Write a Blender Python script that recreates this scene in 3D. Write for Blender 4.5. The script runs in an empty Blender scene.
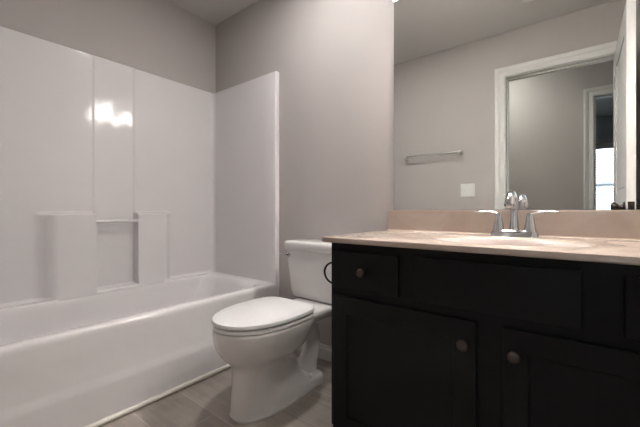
import bpy, bmesh, math, random
from mathutils import Vector, Matrix

# ------------------------------------------------------------------ camera, world, exposure
sc = bpy.context.scene
col = sc.collection
PI = math.pi
YAW = math.radians(38.06)
cd = bpy.data.cameras.new('camera')
cam = bpy.data.objects.new('camera', cd)
col.objects.link(cam)
cam.location = (0, 0, 0.90)
cam.rotation_euler = (PI / 2, 0, YAW)
cd.sensor_width = 36.0
cd.lens = 332.0 / 640.0 * 36.0
cd.shift_y = -3.5 / 640.0
cd.clip_start = 0.01
sc.camera = cam

world = bpy.data.worlds.new('sky')
sc.world = world
world.use_nodes = True
bg = world.node_tree.nodes['Background']
bg.inputs[0].default_value = (0.72, 0.86, 1.0, 1)
bg.inputs[1].default_value = 2.2

BULB_STRENGTH = 130.0
SHADE_STRENGTH = 4.5
HALL_FILL_STRENGTH = 11.0
DOWNLIGHT_FILL_STRENGTH = 50.0

sc.view_settings.view_transform = 'Standard'
sc.view_settings.look = 'None'
sc.view_settings.gamma = 1.0
sc.view_settings.use_curve_mapping = False
sc.view_settings.exposure = 2.28

# ------------------------------------------------------------------ materials
def rgb(r, g, b):
    f = lambda c: (c / 12.92) if c <= 0.04045 else ((c + 0.055) / 1.055) ** 2.4
    return (f(r / 255), f(g / 255), f(b / 255), 1)

def mat(name, color, rough=0.5, metal=0.0, spec=0.5, coat=0.0, noise=None, bump=None):
    """noise = (scale, amount) mottles the colour; bump = (scale, strength, distance)."""
    m = bpy.data.materials.new(name)
    m.use_nodes = True
    nt = m.node_tree
    p = nt.nodes['Principled BSDF']
    p.inputs['Base Color'].default_value = color
    p.inputs['Roughness'].default_value = rough
    p.inputs['Metallic'].default_value = metal
    p.inputs['Specular IOR Level'].default_value = spec
    p.inputs['Coat Weight'].default_value = coat
    p.inputs['Coat Roughness'].default_value = 0.08
    tc = nt.nodes.new('ShaderNodeTexCoord')
    if noise:
        n = nt.nodes.new('ShaderNodeTexNoise')
        n.inputs['Scale'].default_value = noise[0]
        n.inputs['Detail'].default_value = 5
        nt.links.new(tc.outputs['Object'], n.inputs['Vector'])
        mx = nt.nodes.new('ShaderNodeMix'); mx.data_type = 'RGBA'
        mx.inputs[6].default_value = tuple(c * (1 - noise[1]) for c in color[:3]) + (1,)
        mx.inputs[7].default_value = tuple(min(1, c * (1 + noise[1])) for c in color[:3]) + (1,)
        nt.links.new(n.outputs['Fac'], mx.inputs[0])
        nt.links.new(mx.outputs[2], p.inputs['Base Color'])
    if bump:
        n2 = nt.nodes.new('ShaderNodeTexNoise')
        n2.inputs['Scale'].default_value = bump[0]
        n2.inputs['Detail'].default_value = 3
        nt.links.new(tc.outputs['Object'], n2.inputs['Vector'])
        b = nt.nodes.new('ShaderNodeBump')
        b.inputs['Strength'].default_value = bump[1]
        b.inputs['Distance'].default_value = bump[2]
        nt.links.new(n2.outputs['Fac'], b.inputs['Height'])
        nt.links.new(b.outputs['Normal'], p.inputs['Normal'])
    return m

def emit_mat(name, color, strength):
    m = bpy.data.materials.new(name)
    m.use_nodes = True
    nt = m.node_tree
    p = nt.nodes['Principled BSDF']
    p.inputs['Base Color'].default_value = (0.9, 0.9, 0.9, 1)
    p.inputs['Emission Color'].default_value = color
    p.inputs['Emission Strength'].default_value = strength
    return m

def floor_material():
    m = bpy.data.materials.new('wood look floor tile')
    m.use_nodes = True
    nt = m.node_tree; N = nt.nodes; L = nt.links
    p = N['Principled BSDF']
    tc = N.new('ShaderNodeTexCoord')
    mp = N.new('ShaderNodeMapping'); mp.inputs['Location'].default_value = (0.35, -0.005, 0)
    L.new(tc.outputs['Object'], mp.inputs['Vector'])
    br = N.new('ShaderNodeTexBrick')
    br.offset = 0.37; br.offset_frequency = 2
    br.inputs['Scale'].default_value = 1.0
    br.inputs['Brick Width'].default_value = 0.92
    br.inputs['Row Height'].default_value = 0.215
    br.inputs['Mortar Size'].default_value = 0.0022
    br.inputs['Mortar Smooth'].default_value = 0.2
    br.inputs['Color1'].default_value = rgb(158, 148, 140)
    br.inputs['Color2'].default_value = rgb(172, 163, 155)
    br.inputs['Mortar'].default_value = rgb(192, 184, 176)
    L.new(mp.outputs[0], br.inputs['Vector'])
    mp2 = N.new('ShaderNodeMapping'); mp2.inputs['Scale'].default_value = (2.2, 26, 1)
    L.new(tc.outputs['Object'], mp2.inputs['Vector'])
    n = N.new('ShaderNodeTexNoise'); n.inputs['Scale'].default_value = 1.6; n.inputs['Detail'].default_value = 8; n.inputs['Roughness'].default_value = 0.65
    L.new(mp2.outputs[0], n.inputs['Vector'])
    n2 = N.new('ShaderNodeTexNoise'); n2.inputs['Scale'].default_value = 5; n2.inputs['Detail'].default_value = 4
    L.new(tc.outputs['Object'], n2.inputs['Vector'])
    ad = N.new('ShaderNodeMath'); ad.operation = 'ADD'
    L.new(n.outputs['Fac'], ad.inputs[0]); L.new(n2.outputs['Fac'], ad.inputs[1])
    cr = N.new('ShaderNodeMapRange')
    cr.inputs['From Min'].default_value = 0.7; cr.inputs['From Max'].default_value = 1.3
    cr.inputs['To Min'].default_value = 0.72; cr.inputs['To Max'].default_value = 1.16
    L.new(ad.outputs[0], cr.inputs['Value'])
    mx = N.new('ShaderNodeMix'); mx.data_type = 'RGBA'; mx.blend_type = 'MULTIPLY'
    mx.inputs[0].default_value = 1.0
    L.new(br.outputs['Color'], mx.inputs[6]); L.new(cr.outputs[0], mx.inputs[7])
    L.new(mx.outputs[2], p.inputs['Base Color'])
    p.inputs['Roughness'].default_value = 0.42
    b = N.new('ShaderNodeBump'); b.inputs['Strength'].default_value = 0.25; b.inputs['Distance'].default_value = 0.002; b.invert = True
    L.new(br.outputs['Fac'], b.inputs['Height']); L.new(b.outputs['Normal'], p.inputs['Normal'])
    return m

def marble_material():
    m = bpy.data.materials.new('beige cultured marble')
    m.use_nodes = True
    nt = m.node_tree; N = nt.nodes; L = nt.links
    p = N['Principled BSDF']
    tc = N.new('ShaderNodeTexCoord')
    n = N.new('ShaderNodeTexNoise'); n.inputs['Scale'].default_value = 3.2; n.inputs['Detail'].default_value = 4; n.inputs['Distortion'].default_value = 2.6
    L.new(tc.outputs['Object'], n.inputs['Vector'])
    r = N.new('ShaderNodeValToRGB')
    r.color_ramp.elements[0].position = 0.36; r.color_ramp.elements[0].color = rgb(160, 145, 134)
    r.color_ramp.elements[1].position = 0.66; r.color_ramp.elements[1].color = rgb(174, 160, 150)
    L.new(n.outputs['Fac'], r.inputs[0]); L.new(r.outputs[0], p.inputs['Base Color'])
    p.inputs['Roughness'].default_value = 0.22
    return m

def cabinet_material():
    m = bpy.data.materials.new('espresso painted wood')
    m.use_nodes = True
    nt = m.node_tree; N = nt.nodes; L = nt.links
    p = N['Principled BSDF']
    tc = N.new('ShaderNodeTexCoord')
    mp = N.new('ShaderNodeMapping'); mp.inputs['Scale'].default_value = (60, 60, 3)
    L.new(tc.outputs['Object'], mp.inputs['Vector'])
    n = N.new('ShaderNodeTexNoise'); n.inputs['Scale'].default_value = 1.5; n.inputs['Detail'].default_value = 5
    L.new(mp.outputs[0], n.inputs['Vector'])
    r = N.new('ShaderNodeValToRGB')
    r.color_ramp.elements[0].position = 0.3; r.color_ramp.elements[0].color = (0.0050, 0.0049, 0.0054, 1)
    r.color_ramp.elements[1].position = 0.75; r.color_ramp.elements[1].color = (0.0066, 0.0065, 0.0071, 1)
    L.new(n.outputs['Fac'], r.inputs[0]); L.new(r.outputs[0], p.inputs['Base Color'])
    p.inputs['Roughness'].default_value = 0.45
    p.inputs['Specular IOR Level'].default_value = 0.14
    return m

M = {}
M['wall'] = mat('greige wall paint', (0.425, 0.395, 0.38, 1), 0.75, spec=0.3, bump=(260, 0.06, 0.001))
M['ceiling'] = mat('ceiling paint', (0.56, 0.54, 0.525, 1), 0.9, spec=0.2, bump=(160, 0.12, 0.001))
M['trim'] = mat('white trim paint', (0.60, 0.595, 0.58, 1), 0.35, noise=(3, 0.01))
M['acrylic'] = mat('white gelcoat', (0.655, 0.635, 0.638, 1), 0.09, spec=0.5, bump=(7, 0.16, 0.010))
M['ceramic'] = mat('white vitreous china', (0.66, 0.64, 0.635, 1), 0.08, spec=0.5, coat=0.3, noise=(2, 0.01))
M['seat'] = mat('white seat plastic', (0.68, 0.675, 0.68, 1), 0.25, noise=(2, 0.01))
M['floor'] = floor_material()
M['marble'] = marble_material()
M['basin'] = mat('marble basin with painted light', rgb(192, 180, 174), 0.15, noise=(4, 0.03))  # same marble as the slab, lightened to paint in the light on it
M['cabinet'] = cabinet_material()
M['chrome'] = mat('chrome', (0.60, 0.61, 0.63, 1), 0.07, metal=1.0, bump=(30, 0.02, 0.001))
M['nickel'] = mat('brushed nickel', (0.58, 0.57, 0.55, 1), 0.28, metal=1.0, bump=(60, 0.03, 0.001))
M['bronze'] = mat('oil rubbed bronze', (0.07, 0.055, 0.05, 1), 0.32, metal=0.85, noise=(40, 0.35))
M['black_metal'] = mat('black metal', (0.012, 0.012, 0.012, 1), 0.35, metal=0.6, noise=(20, 0.2))
M['mirror'] = mat('silvered mirror', (0.87, 0.89, 0.87, 1), 0.0, metal=1.0, noise=(1, 0.002))
M['caulk'] = mat('cream caulked quarter round', (0.70, 0.66, 0.60, 1), 0.4, noise=(5, 0.03))
M['plastic'] = mat('white plastic', (0.70, 0.70, 0.69, 1), 0.3, noise=(2, 0.01))
M['slot'] = mat('dark slot', (0.03, 0.03, 0.03, 1), 0.7, noise=(9, 0.1))
M['carpet'] = mat('beige carpet', (0.33, 0.29, 0.25, 1), 0.95, noise=(180, 0.3), bump=(240, 0.6, 0.004))
M['blue_wall'] = mat('slate blue wall paint', (0.52, 0.55, 0.62, 1), 0.8, bump=(260, 0.05, 0.001))
M['slat'] = mat('white blind slat', (0.82, 0.83, 0.84, 1), 0.45, noise=(4, 0.02))
M['bulb'] = emit_mat('lit bulb', (1.0, 0.94, 0.89, 1), BULB_STRENGTH)
M['hall_fill_glow'] = emit_mat('added hall fill glow', (1.0, 0.99, 0.92, 1), HALL_FILL_STRENGTH)
M['lens'] = emit_mat('added downlight fill glow', (1.0, 0.97, 0.95, 1), DOWNLIGHT_FILL_STRENGTH)
M['shade'] = emit_mat('lit frosted shade glass', (1.0, 0.95, 0.90, 1), SHADE_STRENGTH)
g = bpy.data.materials.new('window glass'); g.use_nodes = True
gp = g.node_tree.nodes['Principled BSDF']
gp.inputs['Transmission Weight'].default_value = 1.0; gp.inputs['Roughness'].default_value = 0.0; gp.inputs['IOR'].default_value = 1.01
M['glass'] = g

# ------------------------------------------------------------------ helpers
def root_loc(o):
    while o.parent: o = o.parent
    return Vector(o.location)

def obj(name, bm, m, parent=None, smooth=None, origin=None):
    """Link the bmesh (world coordinates) as ONE mesh object."""
    bmesh.ops.recalc_face_normals(bm, faces=bm.faces[:])
    off = root_loc(parent) if parent else Vector(origin or (0, 0, 0))
    bmesh.ops.translate(bm, vec=-off, verts=bm.verts[:])
    me = bpy.data.meshes.new(name)
    bm.to_mesh(me); bm.free()
    me.materials.append(m)
    if smooth is not None:
        for p in me.polygons: p.use_smooth = True
        me.set_sharp_from_angle(angle=math.radians(smooth))
    o = bpy.data.objects.new(name, me)
    col.objects.link(o)
    if parent: o.parent = parent
    else: o.location = off
    return o

def thing(name, label, cat, loc=(0, 0, 0), group=None):
    o = bpy.data.objects.new(name, None)
    o.empty_display_size = 0.05
    col.objects.link(o)
    o.location = loc
    o['label'] = label; o['category'] = cat
    if group: o['group'] = group
    return o

def struct(name, bm, m, smooth=None, label=None, cat=None):
    o = obj(name, bm, m, None, smooth)
    o['kind'] = 'structure'
    if label: o['label'] = label
    if cat: o['category'] = cat
    return o

def NB(): return bmesh.new()

def box(bm, x0, x1, y0, y1, z0, z1, bev=0.0, seg=2):
    vs = bmesh.ops.create_cube(bm, size=1.0)['verts']
    for v in vs:
        v.co = Vector(((x0 + x1) / 2 + v.co.x * (x1 - x0), (y0 + y1) / 2 + v.co.y * (y1 - y0), (z0 + z1) / 2 + v.co.z * (z1 - z0)))
    if bev:
        es = list({e for v in vs for e in v.link_edges})
        bmesh.ops.bevel(bm, geom=es, offset=bev, offset_type='OFFSET', segments=seg, profile=0.5, affect='EDGES')
    return bm

def loft(bm, loops, close=True, cap0=True, cap1=True):
    rings = [[bm.verts.new(p) for p in lp] for lp in loops]
    n = len(rings[0])
    for a, b in zip(rings, rings[1:]):
        for i in range(n if close else n - 1):
            j = (i + 1) % n
            bm.faces.new((a[i], a[j], b[j], b[i]))
    if cap0: bm.faces.new(rings[0][::-1])
    if cap1: bm.faces.new(rings[-1])
    return bm

def frame(d):
    d = d.normalized()
    u = d.orthogonal().normalized() if abs(d.z) > 0.95 else d.cross(Vector((0, 0, 1))).normalized()
    return u, d.cross(u).normalized()

def lathe(bm, profile, base, axis=(0, 0, 1), n=28):
    """profile = [(radius, distance along axis)]."""
    base = Vector(base); a = Vector(axis).normalized(); u, v = frame(a)
    loops = []
    for r, t in profile:
        r = max(r, 1e-4)
        loops.append([base + a * t + (u * math.cos(2 * PI * i / n) + v * math.sin(2 * PI * i / n)) * r for i in range(n)])
    return loft(bm, loops)

def tube(bm, pts, radii, n=14, flat=None):
    pts = [Vector(p) for p in pts]
    if not isinstance(radii, (list, tuple)): radii = [radii] * len(pts)
    loops = []; pu = None
    for i, p in enumerate(pts):
        d = (pts[min(i + 1, len(pts) - 1)] - pts[max(i - 1, 0)]).normalized()
        if pu is None: u, v = frame(d)
        else:
            u = (pu - d * pu.dot(d)).normalized(); v = d.cross(u)
        pu = u
        r = radii[i]
        ru, rv = r if isinstance(r, (list, tuple)) else (r, r)
        loops.append([p + u * math.cos(2 * PI * k / n) * ru + v * math.sin(2 * PI * k / n) * rv for k in range(n)])
    return loft(bm, loops)

def smooth_path(pts, k=6):
    """Catmull-Rom through pts (tuples of any length)."""
    out = []
    P = [pts[0]] + list(pts) + [pts[-1]]
    for i in range(1, len(P) - 2):
        for s in range(k):
            t = s / k
            out.append(tuple(0.5 * ((2 * b) + (-a + c) * t + (2 * a - 5 * b + 4 * c - d) * t * t + (-a + 3 * b - 3 * c + d) * t ** 3)
                             for a, b, c, d in zip(P[i - 1], P[i], P[i + 1], P[i + 2])))
    out.append(tuple(pts[-1]))
    return out

def rrect(x0, x1, y0, y1, r, z, n=8):
    pts = []
    for cx, cy, a0 in ((x1 - r, y1 - r, 0), (x0 + r, y1 - r, PI / 2), (x0 + r, y0 + r, PI), (x1 - r, y0 + r, 1.5 * PI)):
        for i in range(n + 1):
            a = a0 + PI / 2 * i / n
            pts.append((cx + r * math.cos(a), cy + r * math.sin(a), z))
    return pts

def sstep(a, b, x):
    t = min(1, max(0, (x - a) / (b - a)))
    return t * t * (3 - 2 * t)

# ------------------------------------------------------------------ room dimensions
XL, XR = -2.33, 0.41          # drywall left / right
YB, YF = 1.60, 0.02           # mirror wall / door wall
H = 2.40
DX0, DX1, DH = -0.49, 0.205, 2.015      # bathroom door opening
HY = -1.04                    # hall wall facing the door
BX0, BX1 = 0.115, 0.86        # bedroom door opening
BYF = -3.80                   # bedroom window wall
WX0, WX1, WZ0, WZ1 = 0.02, 0.92, 0.62, 1.97

bm = NB(); box(bm, XL - 0.1, XR + 0.1, -0.04, YB + 0.1, -0.08, 0); struct('floor', bm, M['floor'])
bm = NB(); box(bm, -1.8, 2.1, BYF - 0.2, -0.04, -0.08, 0.0); struct('floor_hall', bm, M['carpet'])
bm = NB(); box(bm, XL - 0.1, 2.1, BYF - 0.2, YB + 0.1, H, H + 0.08); struct('ceiling', bm, M['ceiling'])
bm = NB(); box(bm, XL - 0.1, XL, -0.1, YB + 0.1, 0, H); struct('wall_left', bm, M['wall'])
bm = NB(); box(bm, XL, XR, YB, YB + 0.1, 0, H); struct('wall_back', bm, M['wall'])
bm = NB(); box(bm, XR, XR + 0.1, -0.10, YB + 0.1, 0, H); struct('wall_right', bm, M['wall'])
bm = NB()
box(bm, XL, DX0 - 0.02, -0.10, YF, 0, H); box(bm, DX1 + 0.02, XR, -0.10, YF, 0, H); box(bm, DX0 - 0.02, DX1 + 0.02, -0.10, YF, DH + 0.02, H)
struct('wall_front', bm, M['wall'])
# hall and bedroom beyond the door
bm = NB()
box(bm, -1.8, BX0 - 0.02, HY - 0.12, HY, 0, H); box(bm, BX1 + 0.02, 2.1, HY - 0.12, HY, 0, H); box(bm, BX0 - 0.02, BX1 + 0.02, HY - 0.12, HY, DH + 0.02, H)
struct('wall_hall_far', bm, M['wall'])
bm = NB(); box(bm, -1.8, -1.7, BYF, -0.10, 0, H); struct('wall_hall_left', bm, M['wall'])
bm = NB(); box(bm, 2.0, 2.1, BYF, -0.10, 0, H); box(bm, XR + 0.1, 2.0, -0.10, 0.0, 0, H); struct('wall_hall_right', bm, M['wall'])
bm = NB()
box(bm, -1.8, WX0, BYF - 0.12, BYF, 0, H); box(bm, WX1, 2.1, BYF - 0.12, BYF, 0, H)
box(bm, WX0, WX1, BYF - 0.12, BYF, 0, WZ0); box(bm, WX0, WX1, BYF - 0.12, BYF, WZ1, H)
struct('wall_bedroom', bm, M['blue_wall'])

# baseboards
def base_profile(bm, p0, p1, nrm, h=0.085, t=0.014):
    p0, p1, n = Vector(p0), Vector(p1), Vector(nrm)
    prof = [(0, 0), (t, 0), (t, h * 0.72), (t * 0.75, h * 0.80), (t * 0.55, h * 0.86), (t * 0.5, h * 0.95), (t * 0.25, h), (0, h)]
    loft(bm, [[p + n * a + Vector((0, 0, b)) for a, b in prof] for p in (p0, p1)])
bm = NB(); base_profile(bm, (-1.585, YB - 0.0005, 0.0005), (-0.78, YB - 0.0005, 0.0005), (0, -1, 0)); struct('baseboard_back', bm, M['trim'])
bm = NB(); base_profile(bm, (-1.56, YF + 0.0005, 0.0005), (DX0 - 0.09, YF + 0.0005, 0.0005), (0, 1, 0)); struct('baseboard_front', bm, M['trim'])
bm = NB(); base_profile(bm, (XR - 0.0005, YF, 0.0005), (XR - 0.0005, 1.03, 0.0005), (-1, 0, 0)); struct('baseboard_right', bm, M['trim'])
bm = NB(); base_profile(bm, (-1.7, HY + 0.0005, 0.0005), (BX0 - 0.10, HY + 0.0005, 0.0005), (0, 1, 0)); struct('baseboard_hall', bm, M['trim'])
bm = NB()
tube(bm, [(-1.574, 0.03, 0.0125), (-1.574, YB - 0.02, 0.0125)], 0.012, 12)
struct('trim_1', bm, M['caulk'], 40)

# door casings (swept, mitred)
def casing(bm, x0, x1, h, y, ny, w=0.085):
    prof = [(0.004, 0), (0.004, 0.010), (0.012, 0.014), (0.045, 0.013), (0.055, 0.017), (0.072, 0.020), (w - 0.003, 0.020), (w, 0.016), (w, 0)]
    def ring(px, pz, dx, dz):
        return [(px + dx * a, y + ny * b, pz + dz * a) for a, b in prof]
    loft(bm, [ring(x0, 0.001, -1, 0), ring(x0, h, -1, 1), ring(x1, h, 1, 1), ring(x1, 0.001, 1, 0)])
def jamb(bm, x0, x1, h, y0, y1, ystop):
    t = 0.018
    box(bm, x0 - t, x0, y0, y1, 0.001, h); box(bm, x1, x1 + t, y0, y1, 0.001, h); box(bm, x0 - t, x1 + t, y0, y1, h, h + t)
    s = 0.011
    box(bm, x0, x0 + s, ystop - 0.018, ystop + 0.018, 0.001, h - s); box(bm, x1 - s, x1, ystop - 0.018, ystop + 0.018, 0.001, h - s)
    box(bm, x0, x1, ystop - 0.018, ystop + 0.018, h - s, h)
bm = NB()
casing(bm, DX0, DX1, DH, YF + 0.0005, 1)
jamb(bm, DX0, DX1, DH, -0.10, YF + 0.0005, -0.045)
struct('trim_2', bm, M['trim'])
bm = NB(); casing(bm, DX0, DX1, DH, -0.1005, -1); struct('trim_3', bm, M['trim'])
bm = NB()
casing(bm, BX0, BX1, DH, HY + 0.0005, 1)
jamb(bm, BX0, BX1, DH, HY - 0.12, HY + 0.0005, HY - 0.06)
struct('trim_4', bm, M['trim'])

# bathroom door, opened inward against the right side
LX0, LX1 = 0.194, 0.231
LY0, LY1 = 0.045, 0.800
bm = NB()
box(bm, LX0 + 0.007, LX1 - 0.007, LY0 + 0.01, LY1 - 0.01, 0.015, 2.01)
st = 0.105
for (a, b, c, d) in ((LY0, LY0 + st, 0.012, 2.0125), (LY1 - st, LY1, 0.012, 2.0125), (LY0 + st, LY1 - st, 0.012, 0.24), (LY0 + st, LY1 - st, 0.86, 1.0), (LY0 + st, LY1 - st, 1.88, 2.0125)):
    box(bm, LX0, LX1, a, b, c, d)
for (c, d) in ((0.24, 0.86), (1.0, 1.88)):
    box(bm, LX0 + 0.003, LX1 - 0.003, LY0 + st + 0.03, LY1 - st - 0.03, c + 0.03, d - 0.03, 0.004, 1)
door = struct('door_1', bm, M['trim'])
for s, px in ((-1, LX0), (1, LX1)):
    bm = NB()
    lathe(bm, [(0.0, -0.002), (0.031, -0.002), (0.031, 0.004), (0.026, 0.009), (0.012, 0.011), (0.011, 0.026), (0.020, 0.030), (0.0275, 0.040), (0.0275, 0.050), (0.021, 0.058), (0.0, 0.061)],
          (px, LY1 - 0.065, 0.915), (s, 0, 0), 24)
    k = obj('door_knob', bm, M['bronze'], door, 45); k['label'] = 'dark bronze door knob'
bm = NB(); box(bm, LX0 + 0.005, LX1 - 0.005, LY1 - 0.001, LY1 + 0.002, 0.885, 0.945, 0.0015, 1)
box(bm, LX0 + 0.011, LX1 - 0.011, LY1 + 0.001, LY1 + 0.011, 0.903, 0.927, 0.003, 1)
k = obj('latch_plate', bm, M['bronze'], door); k['label'] = 'dark bronze latch plate'
for hz in (0.22, 1.0, 1.80):
    bm = NB(); tube(bm, [(LX0 + 0.004, LY0 - 0.005, hz - 0.045), (LX0 + 0.004, LY0 - 0.005, hz + 0.045)], 0.006, 12)
    obj('hinge', bm, M['bronze'], door, 45)

# bedroom window with its blind
bm = NB()
for x0, x1, z0, z1 in ((WX0 - 0.07, WX0, WZ0 - 0.05, WZ1 + 0.07), (WX1, WX1 + 0.07, WZ0 - 0.05, WZ1 + 0.07), (WX0, WX1, WZ1, WZ1 + 0.07)):
    box(bm, x0, x1, BYF, BYF + 0.018, z0, z1)
box(bm, WX0 - 0.09, WX1 + 0.09, BYF, BYF + 0.05, WZ0 - 0.03, WZ0)
e = 0.04
for x0, x1, z0, z1 in ((WX0, WX0 + e, WZ0, WZ1), (WX1 - e, WX1, WZ0, WZ1), (WX0 + e, WX1 - e, WZ0, WZ0 + e), (WX0 + e, WX1 - e, WZ1 - e, WZ1), (WX0 + e, WX1 - e, 1.28, 1.32)):
    box(bm, x0, x1, BYF - 0.09, BYF - 0.05, z0, z1)
xm = (WX0 + WX1) / 2
box(bm, xm - 0.01, xm + 0.01, BYF - 0.08, BYF - 0.06, WZ0 + e, WZ1 - e)
win = struct('window_1', bm, M['trim'])
bm = NB(); box(bm, WX0 + e, WX1 - e, BYF - 0.076, BYF - 0.070, WZ0 + e, WZ1 - e)
obj('pane', bm, M['glass'], win)
bl = thing('window_blind', 'white horizontal slat blind over the daylit window seen through both doorways', 'blind', (xm, BYF - 0.02, WZ0 + 0.01))
bm = NB(); box(bm, WX0 + 0.006, WX1 - 0.006, BYF - 0.045, BYF + 0.005, WZ1 - 0.09, WZ1 - 0.005, 0.004, 1); obj('headrail', bm, M['slat'], bl)
bm = NB()
z = WZ1 - 0.115
while z > WZ0 + 0.06:
    c, s = math.cos(math.radians(38)) * 0.0235, math.sin(math.radians(38)) * 0.0235
    lo = [[(x, BYF - 0.02 - c, z + s), (x, BYF - 0.02, z + 0.003), (x, BYF - 0.02 + c, z - s), (x, BYF - 0.02, z + 0.0005)] for x in (WX0 + 0.008, WX1 - 0.008)]
    loft(bm, lo)
    z -= 0.044
obj('slats', bm, M['slat'], bl)
bm = NB(); box(bm, WX0 + 0.008, WX1 - 0.008, BYF - 0.04, BYF, WZ0 + 0.012, WZ0 + 0.034, 0.003, 1); obj('bottom_rail', bm, M['slat'], bl)
bm = NB()
for x in (WX0 + 0.13, xm, WX1 - 0.13): tube(bm, [(x, BYF + 0.003, WZ0 + 0.03), (x, BYF + 0.003, WZ1 - 0.05)], 0.0018, 6)
obj('ladder_cord', bm, M['slat'], bl)

# added hall fill lamp, unseen: lights the hall and the vanity front
hl = thing('hall_fill_lamp', 'unseen dome fill lamp added on the hall ceiling outside the bathroom door', 'lamp', (-0.75, -0.57, H))
bm = NB(); lathe(bm, [(0, 0), (0.15, 0), (0.15, -0.02), (0.14, -0.028), (0, -0.028)], (-0.75, -0.57, H)); obj('rim', bm, M['nickel'], hl, 40)
bm = NB(); lathe(bm, [(0.13, -0.028), (0.128, -0.045), (0.11, -0.07), (0.07, -0.09), (0.0, -0.098)], (-0.75, -0.57, H)); obj('fill_dome', bm, M['hall_fill_glow'], hl, 60)

# ------------------------------------------------------------------ bathtub and shower surround
RIM = 0.41
tubt = thing('bathtub', 'white one-piece bathtub with moulded shower surround walls along the left wall', 'bathtub', (-1.96, 0.81, 0))
Y0, Y1 = 0.024, 1.596
prof = [  # front x, z of the apron (outer shell), bottom to rim
    (-1.586, 0.002), (-1.586, 0.150), (-1.5875, 0.166), (-1.594, 0.186), (-1.5965, 0.200), (-1.598, 0.30), (-1.599, 0.380), (-1.600, 0.393), (-1.604, 0.403), (-1.611, 0.4085), (-1.619, RIM)]
loops = []
for fx, z in prof:
    loops.append(rrect(-2.326, fx, Y0, Y1, 0.004, z, 12))
inner = [(-2.237, -1.652, 0.100, 1.505, 0.10, RIM), (-2.235, -1.662, 0.108, 1.497, 0.10, RIM - 0.004), (-2.231, -1.672, 0.118, 1.487, 0.10, RIM - 0.014),
         (-2.226, -1.681, 0.132, 1.470, 0.10, RIM - 0.04), (-2.207, -1.698, 0.180, 1.42, 0.11, 0.28), (-2.188, -1.715, 0.21, 1.37, 0.11, 0.17),
         (-2.165, -1.735, 0.235, 1.33, 0.11, 0.11), (-2.12, -1.77, 0.27, 1.26, 0.10, 0.085), (-2.02, -1.85, 0.35, 1.18, 0.08, 0.078)]
for a in inner: loops.append(rrect(*a[:5], a[5], 12))
bm = NB(); loft(bm, loops, cap0=False)
obj('tub', bm, M['acrylic'], tubt, 40)

# surround walls: a heightfield along a U-shaped path
PX, PN, PF = -2.300, 0.055, 1.562          # inner faces: long panel, near wing, far wing
XE = -1.602                                # wing front edges
R = 0.032
path = []                                  # (x, y, nx, ny) inner surface and inward normal
path.append((XE + 0.0, YF + 0.0015, 1, 0))
path.append((XE + 0.001, PN - 0.008, 1, 0))
path.append((XE - 0.002, PN - 0.002, 0.7, 0.7))
path.append((XE - 0.008, PN, 0, 1))
for i in range(1, 6): path.append((XE - 0.008 + (PX + R - XE + 0.008) * i / 6, PN, 0, 1))
for i in range(9):
    a = PI * 1.5 - PI / 2 * i / 8
    path.append((PX + R + R * math.cos(a), PN + R + R * math.sin(a), -math.cos(a), -math.sin(a)))
ys = []
y = PN + R
marks = [0.455, 0.55, 0.722, 0.729, 0.736, 0.741, 0.953, 0.958, 0.965, 0.972, 1.13, 1.21]
cand = sorted(marks + [PN + R + (PF - PN - 2 * R) * i / 60 for i in range(1, 60)])
for c in cand:
    if not ys or c - ys[-1] > 0.004: ys.append(c)
    elif c in marks: ys[-1] = c
for c in ys: path.append((PX, c, 1, 0))
for i in range(9):
    a = PI - PI / 2 * i / 8
    path.append((PX + R + R * math.cos(a), PF - R + R * math.sin(a), -math.cos(a), -math.sin(a)))
for i in range(1, 6): path.append((PX + R + (XE - 0.008 - PX - R) * i / 6, PF, 0, -1))
path.append((XE - 0.008, PF, 0, -1))
path.append((XE - 0.002, PF + 0.002, 0.7, -0.7))
path.append((XE + 0.001, PF + 0.008, 1, 0))
path.append((XE + 0.0, YB - 0.0015, 1, 0))

def depth(x, y, z):
    """How far the moulding stands out from the plain long panel."""
    if x > PX + 0.001: return 0.0
    blk = sstep(0.455, 0.545, y) * (1 - sstep(1.135, 1.215, y)) * (1 - sstep(0.872, 0.893, z))
    colm = sstep(0.729, 0.737, y) * (1 - sstep(0.957, 0.965, y))
    d = (0.056 + 0.012 * (1 - sstep(0.38, 0.50, z))) * blk
    niche = colm * sstep(0.418, 0.432, z)
    d = d * (1 - niche)
    d -= 0.007 * colm * sstep(0.418, 0.432, z)
    # fillet onto the tub ledge
    d += 0.012 * (1 - sstep(0.408, 0.428, z)) * (1 - blk)
    return d
ST = 1.832
zs = [RIM - 0.048, RIM - 0.025, RIM - 0.004, 0.411, 0.414, 0.417, 0.420, 0.423, 0.426, 0.429, 0.433, 0.45, 0.50, 0.56, 0.62, 0.68, 0.74, 0.80, 0.85, 0.868, 0.872, 0.876, 0.879, 0.8825, 0.886, 0.889, 0.893, 0.897, 0.95, 1.05, 1.2, 1.35, 1.5, 1.65, 1.75, ST - 0.022, ST - 0.010, ST - 0.005]
loops = []
for z in zs:
    loops.append([(px + nx * depth(px, py, z), py + ny * depth(px, py, z), z) for px, py, nx, ny in path])
def outer(px, py, nx, ny, t):       # towards the drywall
    ox = px if nx == 1 and px > XE - 0.02 else max(XL + 0.0015, px - nx * 0.2)
    oy = py if (nx == 1 and px < XE - 0.02) else (min(YB - 0.0015, py - ny * 0.2) if ny < 0 else (max(YF + 0.0015, py - ny * 0.2) if ny > 0 else py))
    return (px + (ox - px) * t, py + (oy - py) * t)
rl = []
for px, py, nx, ny in path:
    a = outer(px, py, nx, ny, 0.18); rl.append((a[0], a[1], ST - 0.001))
loops.append(rl)
rl = []
for px, py, nx, ny in path:
    a = outer(px, py, nx, ny, 1.0); rl.append((a[0], a[1], ST))
loops.append(rl)
bm = NB(); loft(bm, loops, close=False, cap0=False, cap1=False)
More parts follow.
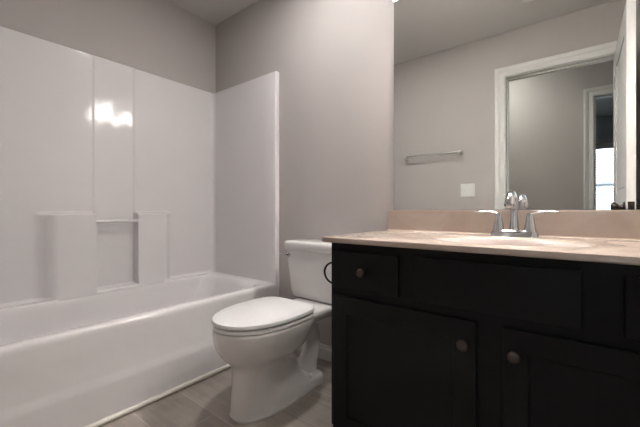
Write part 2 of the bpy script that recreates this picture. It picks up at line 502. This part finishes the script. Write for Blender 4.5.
# back side of the shell, against the drywall
obj('surround_panel', bm, M['acrylic'], tubt, 50)
bm = NB()
yb0, yb1, zb, xb = 0.7255, 0.9685, 0.832, PX + 0.047
tube(bm, [(xb, yb0, zb), (xb, yb1, zb)], 0.0115, 16)
gb = obj('grab_bar', bm, M['acrylic'], tubt, 45); gb['label'] = 'slim white bar across the niche'
bm = NB()
lathe(bm, [(0.0, 0.0), (0.036, 0.0), (0.036, 0.003), (0.028, 0.005), (0.0, 0.005)], (-1.955, 0.36, 0.079)); obj('drain', bm, M['chrome'], tubt, 40)

# ------------------------------------------------------------------ toilet
TX = -1.160
toi = thing('toilet', 'white two-piece toilet with closed lid between tub and dark vanity', 'toilet', (TX, 1.2, 0))
def egg(cx, yf, yb, hw, z, n=40, pw=2.0, backsq=0.5, mid=0.52):
    """Closed outline, rounded front (towards -Y), squarer back."""
    pts = []
    ym = yf + (yb - yf) * mid
    for i in range(n):
        a = 2 * PI * i / n
        c, s = math.cos(a), math.sin(a)
        x = hw * math.copysign(abs(c) ** (2 / pw if s < 0 else 2 / (pw + backsq * 2)), c)
        if s < 0: y = ym - (ym - yf) * abs(s) ** (2 / pw)
        else: y = ym + (yb - ym) * abs(s) ** (2 / (pw + backsq * 2))
        pts.append((cx + x, y, z))
    return pts
sec = [  # z, front y, back y, half width, back squareness
    (0.001, 0.886, 1.40, 0.116, 0.3, 2.4), (0.012, 0.883, 1.40, 0.118, 0.3, 2.4), (0.022, 0.886, 1.39, 0.115, 0.3, 2.4), (0.06, 0.890, 1.33, 0.111, 0.1, 2.35), (0.11, 0.894, 1.27, 0.107, 0.0, 2.3), (0.16, 0.897, 1.245, 0.104, 0.0, 2.25),
    (0.200, 0.897, 1.235, 0.104, 0.0, 2.2), (0.224, 0.888, 1.24, 0.111, 0.1, 2.15), (0.246, 0.869, 1.25, 0.128, 0.2, 2.1), (0.275, 0.842, 1.27, 0.152, 0.3, 2.05), (0.310, 0.821, 1.28, 0.169, 0.4, 2.0), (0.345, 0.811, 1.29, 0.178, 0.5, 2.0), (0.372, 0.808, 1.30, 0.181, 0.5, 2.0), (0.387, 0.808, 1.30, 0.181, 0.5, 2.0), (0.393, 0.814, 1.295, 0.176, 0.5, 2.0)]
loops = [egg(TX, yf, yb, hw, z, 44, pw, bs) for z, yf, yb, hw, bs, pw in smooth_path(sec, 3)]
bm = NB(); loft(bm, loops)
# rear deck under the tank
dl = []
for z, y0, y1, hw in ((0.318, 1.22, 1.48, 0.07), (0.335, 1.20, 1.53, 0.115), (0.352, 1.18, 1.56, 0.122), (0.366, 1.16, 1.572, 0.130), (0.382, 1.15, 1.574, 0.131), (0.390, 1.155, 1.570, 0.126)):
    dl.append(rrect(TX - hw, TX + hw, y0, y1, 0.05, z, 6))
loft(bm, dl)
# trapway behind the pedestal
tp = smooth_path([(TX, 1.16, 0.15, 0.05), (TX, 1.24, 0.245, 0.054), (TX, 1.325, 0.290, 0.052), (TX, 1.395, 0.25, 0.047), (TX, 1.405, 0.17, 0.047), (TX, 1.378, 0.09, 0.050), (TX, 1.355, 0.01, 0.06)], 4)
tube(bm, [p[:3] for p in tp], [p[3] for p in tp], 20)
# bolt flanges beside the trapway
dl = []
for z, g in ((0.001, 0.0), (0.034, 0.001), (0.046, 0.006), (0.051, 0.016)):
    dl.append(rrect(TX - 0.105 + g, TX + 0.105 - g, 1.20 + g, 1.40 - g, 0.035, z, 6))
loft(bm, dl)
obj('bowl', bm, M['ceramic'], toi, 50)
for s in (-1, 1):
    bm = NB(); lathe(bm, [(0.013, 0.0), (0.013, 0.006), (0.010, 0.012), (0.005, 0.016), (0.0, 0.0165)], (TX + s * 0.080, 1.30, 0.050), n=16)
    obj('bolt_cap', bm, M['plastic'], toi, 45)
def slab(yf, yb, hw, z0, z1, e):
    bm = NB()
    loft(bm, [egg(TX, yf + e, yb - e, hw - e, z0, 56, 2.04, 1.1, 0.57), egg(TX, yf, yb, hw, z0 + e * 0.7, 56, 2.04, 1.1, 0.57), egg(TX, yf, yb, hw, z1 - e, 56, 2.04, 1.1, 0.57),
              egg(TX, yf + e * 0.35, yb - e * 0.35, hw - e * 0.35, z1 - e * 0.3, 56, 2.04, 1.1, 0.57), egg(TX, yf + e * 1.4, yb - e * 1.4, hw - e * 1.4, z1, 56, 2.04, 1.1, 0.57)])
    return bm
obj('seat', slab(0.811, 1.268, 0.180, 0.3945, 0.413, 0.006), M['seat'], toi, 45)
obj('lid', slab(0.806, 1.270, 0.182, 0.4155, 0.437, 0.008), M['seat'], toi, 45)
for s in (-1, 1):
    bm = NB(); tube(bm, [(TX + s * 0.05, 1.287, 0.412), (TX + s * 0.105, 1.287, 0.412)], 0.012, 14); box(bm, TX + s * 0.078 - 0.02, TX + s * 0.078 + 0.02, 1.272, 1.30, 0.394, 0.410, 0.003, 1)
    obj('hinge', bm, M['seat'], toi, 45)
TF, TB = 1.415, 1.588
dl = []
for z, w, f, r in ((0.3915, 0.165, 0.025, 0.03), (0.405, 0.180, 0.014, 0.04), (0.43, 0.187, 0.010, 0.045), (0.55, 0.203, 0.005, 0.045), (0.664, 0.219, 0.0, 0.045)):
    dl.append(rrect(TX - 0.008 - w, TX - 0.008 + w, TF + f, TB, r, z, 7))
bm = NB(); loft(bm, dl); obj('tank', bm, M['ceramic'], toi, 50)
dl = []
for z, w, f, r in ((0.6655, 0.224, -0.003, 0.045), (0.670, 0.229, -0.008, 0.05), (0.706, 0.230, -0.009, 0.05), (0.716, 0.226, -0.005, 0.05), (0.7205, 0.215, 0.006, 0.05), (0.7215, 0.16, 0.04, 0.05)):
    dl.append(rrect(TX - 0.008 - w, TX - 0.008 + w, TF + f, TB + 0.004, r, z, 7))
bm = NB(); loft(bm, dl); obj('tank_lid', bm, M['ceramic'], toi, 50)
bm = NB()
lathe(bm, [(0.0, -0.002), (0.013, -0.002), (0.013, 0.006), (0.010, 0.010), (0.0, 0.011)], (TX - 0.182, TF + 0.001, 0.640), (0, -1, 0), 18)
tube(bm, smooth_path([(TX - 0.182, TF - 0.012, 0.640), (TX - 0.198, TF - 0.018, 0.642), (TX - 0.215, TF - 0.019, 0.644), (TX - 0.236, TF - 0.016, 0.643)], 3), [0.006] * 9 + [0.007], 10)
obj('flush_lever', bm, M['chrome'], toi, 45)['label'] = 'small chrome flush lever'

# ------------------------------------------------------------------ vanity cabinet
VX0, VX1, VY = -0.776, 0.372, 1.064        # sides, face frame front
VT = 0.7735
van = thing('vanity_cabinet', 'black-brown bathroom vanity cabinet with framed doors under beige top', 'cabinet', ((VX0 + VX1) / 2, 1.33, 0))
bm = NB()
box(bm, VX0, VX1, VY, VY + 0.02, 0.052, VT, 0.0015, 1)
box(bm, VX0, VX0 + 0.018, VY + 0.018, 1.585, 0.052, VT); box(bm, VX1 - 0.018, VX1, VY + 0.018, 1.585, 0.052, VT)
box(bm, VX0 + 0.017, VX1 - 0.017, VY + 0.018, 1.585, 0.052, 0.070); box(bm, VX0 + 0.017, VX1 - 0.017, 1.575, 1.585, 0.069, VT)
box(bm, VX0, VX0 + 0.018, VY + 0.055, 1.585, 0.001, 0.06); box(bm, VX1 - 0.018, VX1, VY + 0.055, 1.585, 0.001, 0.06); box(bm, VX0 + 0.018, VX1 - 0.018, VY + 0.055, VY + 0.07, 0.001, 0.055)
obj('body', bm, M['cabinet'], van)
DF = VY - 0.0195                           # faces of doors and drawers
CX = -0.205
def knob(parent, x, z):
    bm = NB()
    lathe(bm, [(0.0, -0.001), (0.0085, -0.001), (0.0085, 0.002), (0.0055, 0.006), (0.0055, 0.012), (0.010, 0.0155), (0.0155, 0.019), (0.0165, 0.023), (0.0145, 0.027), (0.008, 0.0295), (0.0, 0.030)], (x, DF, z), (0, -1, 0), 24)
    k = obj('knob', bm, M['bronze'], parent, 45); k['label'] = 'round dark bronze knob'
def front(name, x0, x1, z0, z1):
    bm = NB(); box(bm, x0, x1, DF, VY - 0.0005, z0, z1, 0.0025, 2)
    return obj(name, bm, M['cabinet'], van)
def shaker(x0, x1, z0, z1, w=0.062):
    bm = NB()
    d = 0.009
    fl = [[(x0 + a, DF + b, z0 + a), (x1 - a, DF + b, z0 + a), (x1 - a, DF + b, z1 - a), (x0 + a, DF + b, z1 - a)] for a, b in ((0, VY - 0.0005 - DF), (0, 0.0025), (0.0008, 0.0008), (0.0025, 0), (w - 0.001, 0), (w + 0.001, 0.002), (w + 0.0015, d - 0.002), (w + 0.004, d))]
    loft(bm, fl)
    return obj('door', bm, M['cabinet'], van)
d1 = front('drawer', -0.751, -0.484, 0.603, 0.7445); knob(d1, -0.6175, 0.674)
d2 = front('drawer', 0.083, 0.347, 0.603, 0.7445); knob(d2, 0.215, 0.674)
front('false_drawer_front', -0.428, 0.004, 0.603, 0.7475)
a = shaker(-0.755, -0.240, 0.056, 0.571); knob(a, -0.272, 0.503)
a = shaker(-0.170, 2 * CX + 0.755, 0.056, 0.571); knob(a, -0.140, 0.503)

# ------------------------------------------------------------------ countertop with integral basin
top = thing('countertop', 'beige cultured marble vanity top with backsplash and oval sink', 'countertop', (CX, 1.3, 0.774))
TX0, TX1, TY0, TY1, TZ0, TZ1 = -0.800, 0.392, 1.034, 1.5985, 0.7745, 0.7945
n = 96
SY = 1.285
def ell(rx, ry, z, cy=SY): return [(CX + rx * math.cos(2 * PI * i / n), cy + ry * math.sin(2 * PI * i / n), z) for i in range(n)]
def onrect(ins, z):
    x0, x1, y0, y1 = TX0 + ins, TX1 - ins, TY0 + ins, TY1 - ins
    out = []
    for i in range(n):
        a = 2 * PI * i / n; dx, dy = math.cos(a), math.sin(a)
        t = min(((x1 if dx > 0 else x0) - CX) / dx if abs(dx) > 1e-9 else 1e9, ((y1 if dy > 0 else y0) - SY) / dy if abs(dy) > 1e-9 else 1e9)
        out.append([CX + dx * t, SY + dy * t, z])
    for cx, cy in ((x0, y0), (x1, y0), (x0, y1), (x1, y1)):     # exact corners
        j = min(range(n), key=lambda k: (out[k][0] - cx) ** 2 + (out[k][1] - cy) ** 2)
        out[j][0], out[j][1] = cx, cy
    return [tuple(p) for p in out]
bm = NB()
loft(bm, [ell(0.245, 0.172, TZ0), onrect(0.02, TZ0), onrect(0.003, TZ0), onrect(0.0, TZ0 + 0.003), onrect(0.0, TZ1 - 0.005), onrect(0.0015, TZ1 - 0.0015), onrect(0.005, TZ1),
          ell(0.262, 0.187, TZ1), ell(0.256, 0.182, TZ1 + 0.0015), ell(0.250, 0.177, TZ1 + 0.0015), ell(0.243, 0.171, TZ1 - 0.001), ell(0.236, 0.164, TZ1 - 0.006)], cap0=False, cap1=False)
obj('slab', bm, M['marble'], top, 40)
bm = NB()
loft(bm, [ell(0.2362, 0.1642, TZ1 - 0.0058), ell(0.228, 0.157, TZ1 - 0.014), ell(0.215, 0.147, TZ1 - 0.04), ell(0.19, 0.13, TZ1 - 0.085), ell(0.145, 0.10, TZ1 - 0.118), ell(0.08, 0.06, TZ1 - 0.131), ell(0.025, 0.025, TZ1 - 0.134)], cap0=False)
sink = obj('sink_basin', bm, M['basin'], top, 60)
bm = NB(); lathe(bm, [(0.024, 0.0), (0.024, 0.003), (0.018, 0.005), (0.016, 0.002), (0.0, 0.002)], (CX, SY, TZ1 - 0.134)); obj('drain', bm, M['chrome'], sink, 45)
bm = NB()
box(bm, TX0 + 0.012, TX1, 1.578, 1.5985, TZ1 - 0.001, TZ1 + 0.104, 0.003, 2)
loft(bm, [[(x, 1.578, TZ1 + 0.006), (x, 1.5755, TZ1 + 0.002), (x, 1.571, TZ1 + 0.0002), (x, 1.58, TZ1 - 0.0005)] for x in (TX0 + 0.014, TX1 - 0.002)])
obj('backsplash', bm, M['marble'], top)

# ------------------------------------------------------------------ faucet
FY = 1.505
fz = TZ1 + 0.0004
fau = thing('faucet', 'chrome two-handle faucet with arched spout behind the sink', 'faucet', (CX, FY, fz))
bm = NB()
loft(bm, [rrect(CX - 0.084 + g, CX + 0.084 - g, FY - 0.027 + g, FY + 0.027 - g, 0.026 - g, fz + z, 8) for z, g in ((0, 0), (0.010, 0.001), (0.019, 0.004), (0.025, 0.011))])
obj('base', bm, M['chrome'], fau, 40)
sp = smooth_path([(CX, FY + 0.004, fz + 0.014, 0.021), (CX, FY + 0.004, fz + 0.05, 0.0155), (CX, FY + 0.004, fz + 0.10, 0.0128), (CX, FY - 0.006, fz + 0.142, 0.0125), (CX, FY - 0.035, fz + 0.166, 0.0130), (CX, FY - 0.068, fz + 0.166, 0.0138), (CX, FY - 0.094, fz + 0.150, 0.0155), (CX, FY - 0.108, fz + 0.122, 0.0185)], 5)
bm = NB(); tube(bm, [p[:3] for p in sp], [p[3] for p in sp], 20); obj('spout', bm, M['chrome'], fau, 50)
bm = NB(); lathe(bm, [(0.011, 0.0), (0.011, 0.006), (0.0, 0.006)], (CX, FY - 0.1085, fz + 0.1215), (0, -0.45, -0.9), 18); obj('aerator', bm, M['nickel'], fau, 45)
for s in (-1, 1):
    hx = CX + s * 0.054
    bm = NB()
    lathe(bm, [(0.024, 0.012), (0.0235, 0.02), (0.019, 0.04), (0.0145, 0.065), (0.0135, 0.078), (0.013, 0.088), (0.009, 0.0945), (0.0, 0.0955)], (hx, FY, fz), n=22)
    lv = smooth_path([(hx, FY, fz + 0.088), (hx + s * 0.018, FY - 0.002, fz + 0.0945), (hx + s * 0.045, FY - 0.006, fz + 0.098), (hx + s * 0.072, FY - 0.010, fz + 0.0985), (hx + s * 0.090, FY - 0.013, fz + 0.0975)], 4)
    k = len(lv)
    tube(bm, lv, [(0.010 - 0.003 * i / (k - 1), 0.0065 - 0.003 * i / (k - 1)) for i in range(k)], 14)
    obj('handle', bm, M['chrome'], fau, 50)
bm = NB(); tube(bm, [(CX, FY + 0.021, fz + 0.014), (CX, FY + 0.021, fz + 0.06)], 0.003, 10); lathe(bm, [(0.003, 0), (0.006, 0.002), (0.006, 0.009), (0.0, 0.011)], (CX, FY + 0.021, fz + 0.058), n=14)
obj('lift_rod', bm, M['chrome'], fau, 50)

# ------------------------------------------------------------------ mirror
mir = thing('wall_mirror', 'large frameless mirror above the vanity backsplash', 'mirror', (-0.2, YB, 0.9))
MX0, MX1, MZ0, MZ1 = -0.760, 0.355, TZ1 + 0.1075, 2.0
bm = NB(); box(bm, MX0, MX1, 1.5935, 1.5995, MZ0, MZ1); obj('glass', bm, M['mirror'], mir)
for x in (MX0 + 0.012, MX1 - 0.03):
    bm = NB(); box(bm, x - 0.004, x + 0.014, 1.5905, 1.5932, MZ1 - 0.010, MZ1 + 0.012, 0.001, 1); box(bm, x - 0.004, x + 0.014, 1.5905, 1.5995, MZ1 + 0.0005, MZ1 + 0.012); obj('clip', bm, M['plastic'], mir)


# ------------------------------------------------------------------ vanity light above the mirror (out of the picture)
vl = thing('vanity_light', 'brushed nickel light bar with three frosted bell shades above the mirror', 'light', (CX, YB, 2.2))
bm = NB(); box(bm, CX - 0.30, CX + 0.30, 1.575, 1.5985, 2.185, 2.285, 0.008, 2); obj('backplate', bm, M['nickel'], vl)
for k in (-1, 0, 1):
    x = CX + 0.21 * k
    bm = NB(); ap = smooth_path([(x, 1.58, 2.235), (x, 1.53, 2.245), (x, 1.485, 2.235), (x, 1.475, 2.16)], 5); tube(bm, ap, 0.008, 12)
    lathe(bm, [(0.0, 0.0), (0.022, 0.0), (0.026, -0.03), (0.0, -0.03)], (x, 1.475, 2.165), n=20)
    arm = obj('arm', bm, M['nickel'], vl, 45)
    bm = NB()
    pr = [(0.027, 2.138), (0.034, 2.125), (0.044, 2.09), (0.054, 2.04), (0.064, 2.005), (0.071, 1.985)]
    loops = [[(x + r * math.cos(2 * PI * i / 28), 1.475 + r * math.sin(2 * PI * i / 28), z) for i in range(28)] for r, z in pr + [(r - 0.004, z) for r, z in pr[::-1]]]
    loft(bm, loops, cap0=False, cap1=False)
    obj('shade', bm, M['shade'], vl, 60)
    bm = NB(); bmesh.ops.create_icosphere(bm, subdivisions=3, radius=0.027, matrix=Matrix.Translation((x, 1.475, 2.035)))
    tube(bm, [(x, 1.475, 2.055), (x, 1.475, 2.134)], 0.012, 12)
    obj('bulb', bm, M['bulb'], vl, 60)

# ------------------------------------------------------------------ small fixtures
ph = thing('paper_holder', 'black wire toilet paper holder on the left side of the vanity', 'paper holder', (VX0, 1.16, 0.62))
bm = NB()
py = 1.105
for z in (0.686, 0.598):
    lathe(bm, [(0.0, 0.0005), (0.010, 0.0005), (0.010, 0.004), (0.006, 0.006), (0.0, 0.006)], (VX0, py, z), (-1, 0, 0), 16)
tube(bm, smooth_path([(VX0 + 0.0005, py, 0.686), (VX0 - 0.030, py, 0.683), (VX0 - 0.054, py, 0.669), (VX0 - 0.065, py, 0.642), (VX0 - 0.054, py, 0.615), (VX0 - 0.030, py, 0.601), (VX0 + 0.0005, py, 0.598)], 5), 0.0042, 12)
obj('bow', bm, M['black_metal'], ph, 45)

tb = thing('towel_bar', 'brushed nickel towel bar on the wall opposite the mirror', 'towel bar', (-1.1, YF, 1.42))
tx0, tx1, tz = -1.355, -0.855, 1.42
bm = NB(); tube(bm, [(tx0, YF + 0.06, tz), (tx1, YF + 0.06, tz)], 0.0095, 16); obj('bar', bm, M['nickel'], tb, 45)
for x in (tx0, tx1):
    bm = NB(); lathe(bm, [(0.0, 0.0005), (0.023, 0.0005), (0.023, 0.006), (0.018, 0.010), (0.010, 0.014), (0.010, 0.05), (0.014, 0.055), (0.014, 0.068), (0.0, 0.072)], (x, YF, tz), (0, 1, 0), 22)
    obj('post', bm, M['nickel'], tb, 45)

sw = thing('switch_plate', 'white two-gang switch plate beside the door casing', 'switch', (-0.793, YF, 1.077))
bm = NB(); box(bm, -0.853, -0.733, YF + 0.0005, YF + 0.0065, 1.018, 1.136, 0.003, 2); obj('plate', bm, M['plastic'], sw)
for s in (-1, 1):
    x = -0.793 + s * 0.023
    bm = NB(); box(bm, x - 0.005, x + 0.005, YF + 0.006, YF + 0.0075, 1.065, 1.089); lathe(bm, [(0.0045, 0.0), (0.004, 0.012), (0.0, 0.0135)], (x, YF + 0.0065, 1.077), (0, 0.85, -0.5 * s), 10)
    obj('toggle', bm, M['plastic'], sw)

dl_ = thing('fill_downlight', 'unseen round fill light added in the ceiling over the toilet', 'light', (-1.06, 1.06, H))  # added to brighten the room, kept out of the mirror's view
bm = NB(); lathe(bm, [(0.0, -0.0005), (0.098, -0.0005), (0.098, -0.003), (0.092, -0.006), (0.080, -0.006), (0.076, -0.004), (0.0, -0.004)], (-1.06, 1.06, H), n=40); obj('fill_trim_ring', bm, M['plastic'], dl_, 40)
bm = NB(); lathe(bm, [(0.0, -0.0045), (0.075, -0.0045), (0.075, -0.0055), (0.0, -0.0055)], (-1.06, 1.06, H), n=40); obj('lens', bm, M['lens'], dl_, 40)

cv = thing('exhaust_vent', 'white square exhaust fan grille on the bathroom ceiling', 'vent', (-0.17, 0.56, H))
vx0, vx1, vy0, vy1 = -0.325, -0.025, 0.395, 0.695
bm = NB(); loft(bm, [rrect(vx0 + a, vx1 - a, vy0 + a, vy1 - a, 0.012, z, 4) for a, z in ((0, H - 0.0005), (0, H - 0.004), (0.012, H - 0.016), (0.03, H - 0.018))]); obj('cover', bm, M['plastic'], cv, 40)
bm = NB()
for i in range(9):
    y = vy0 + 0.045 + i * 0.026
    box(bm, vx0 + 0.04, vx1 - 0.04, y, y + 0.010, H - 0.0195, H - 0.0185)
obj('slots', bm, M['slot'], cv)
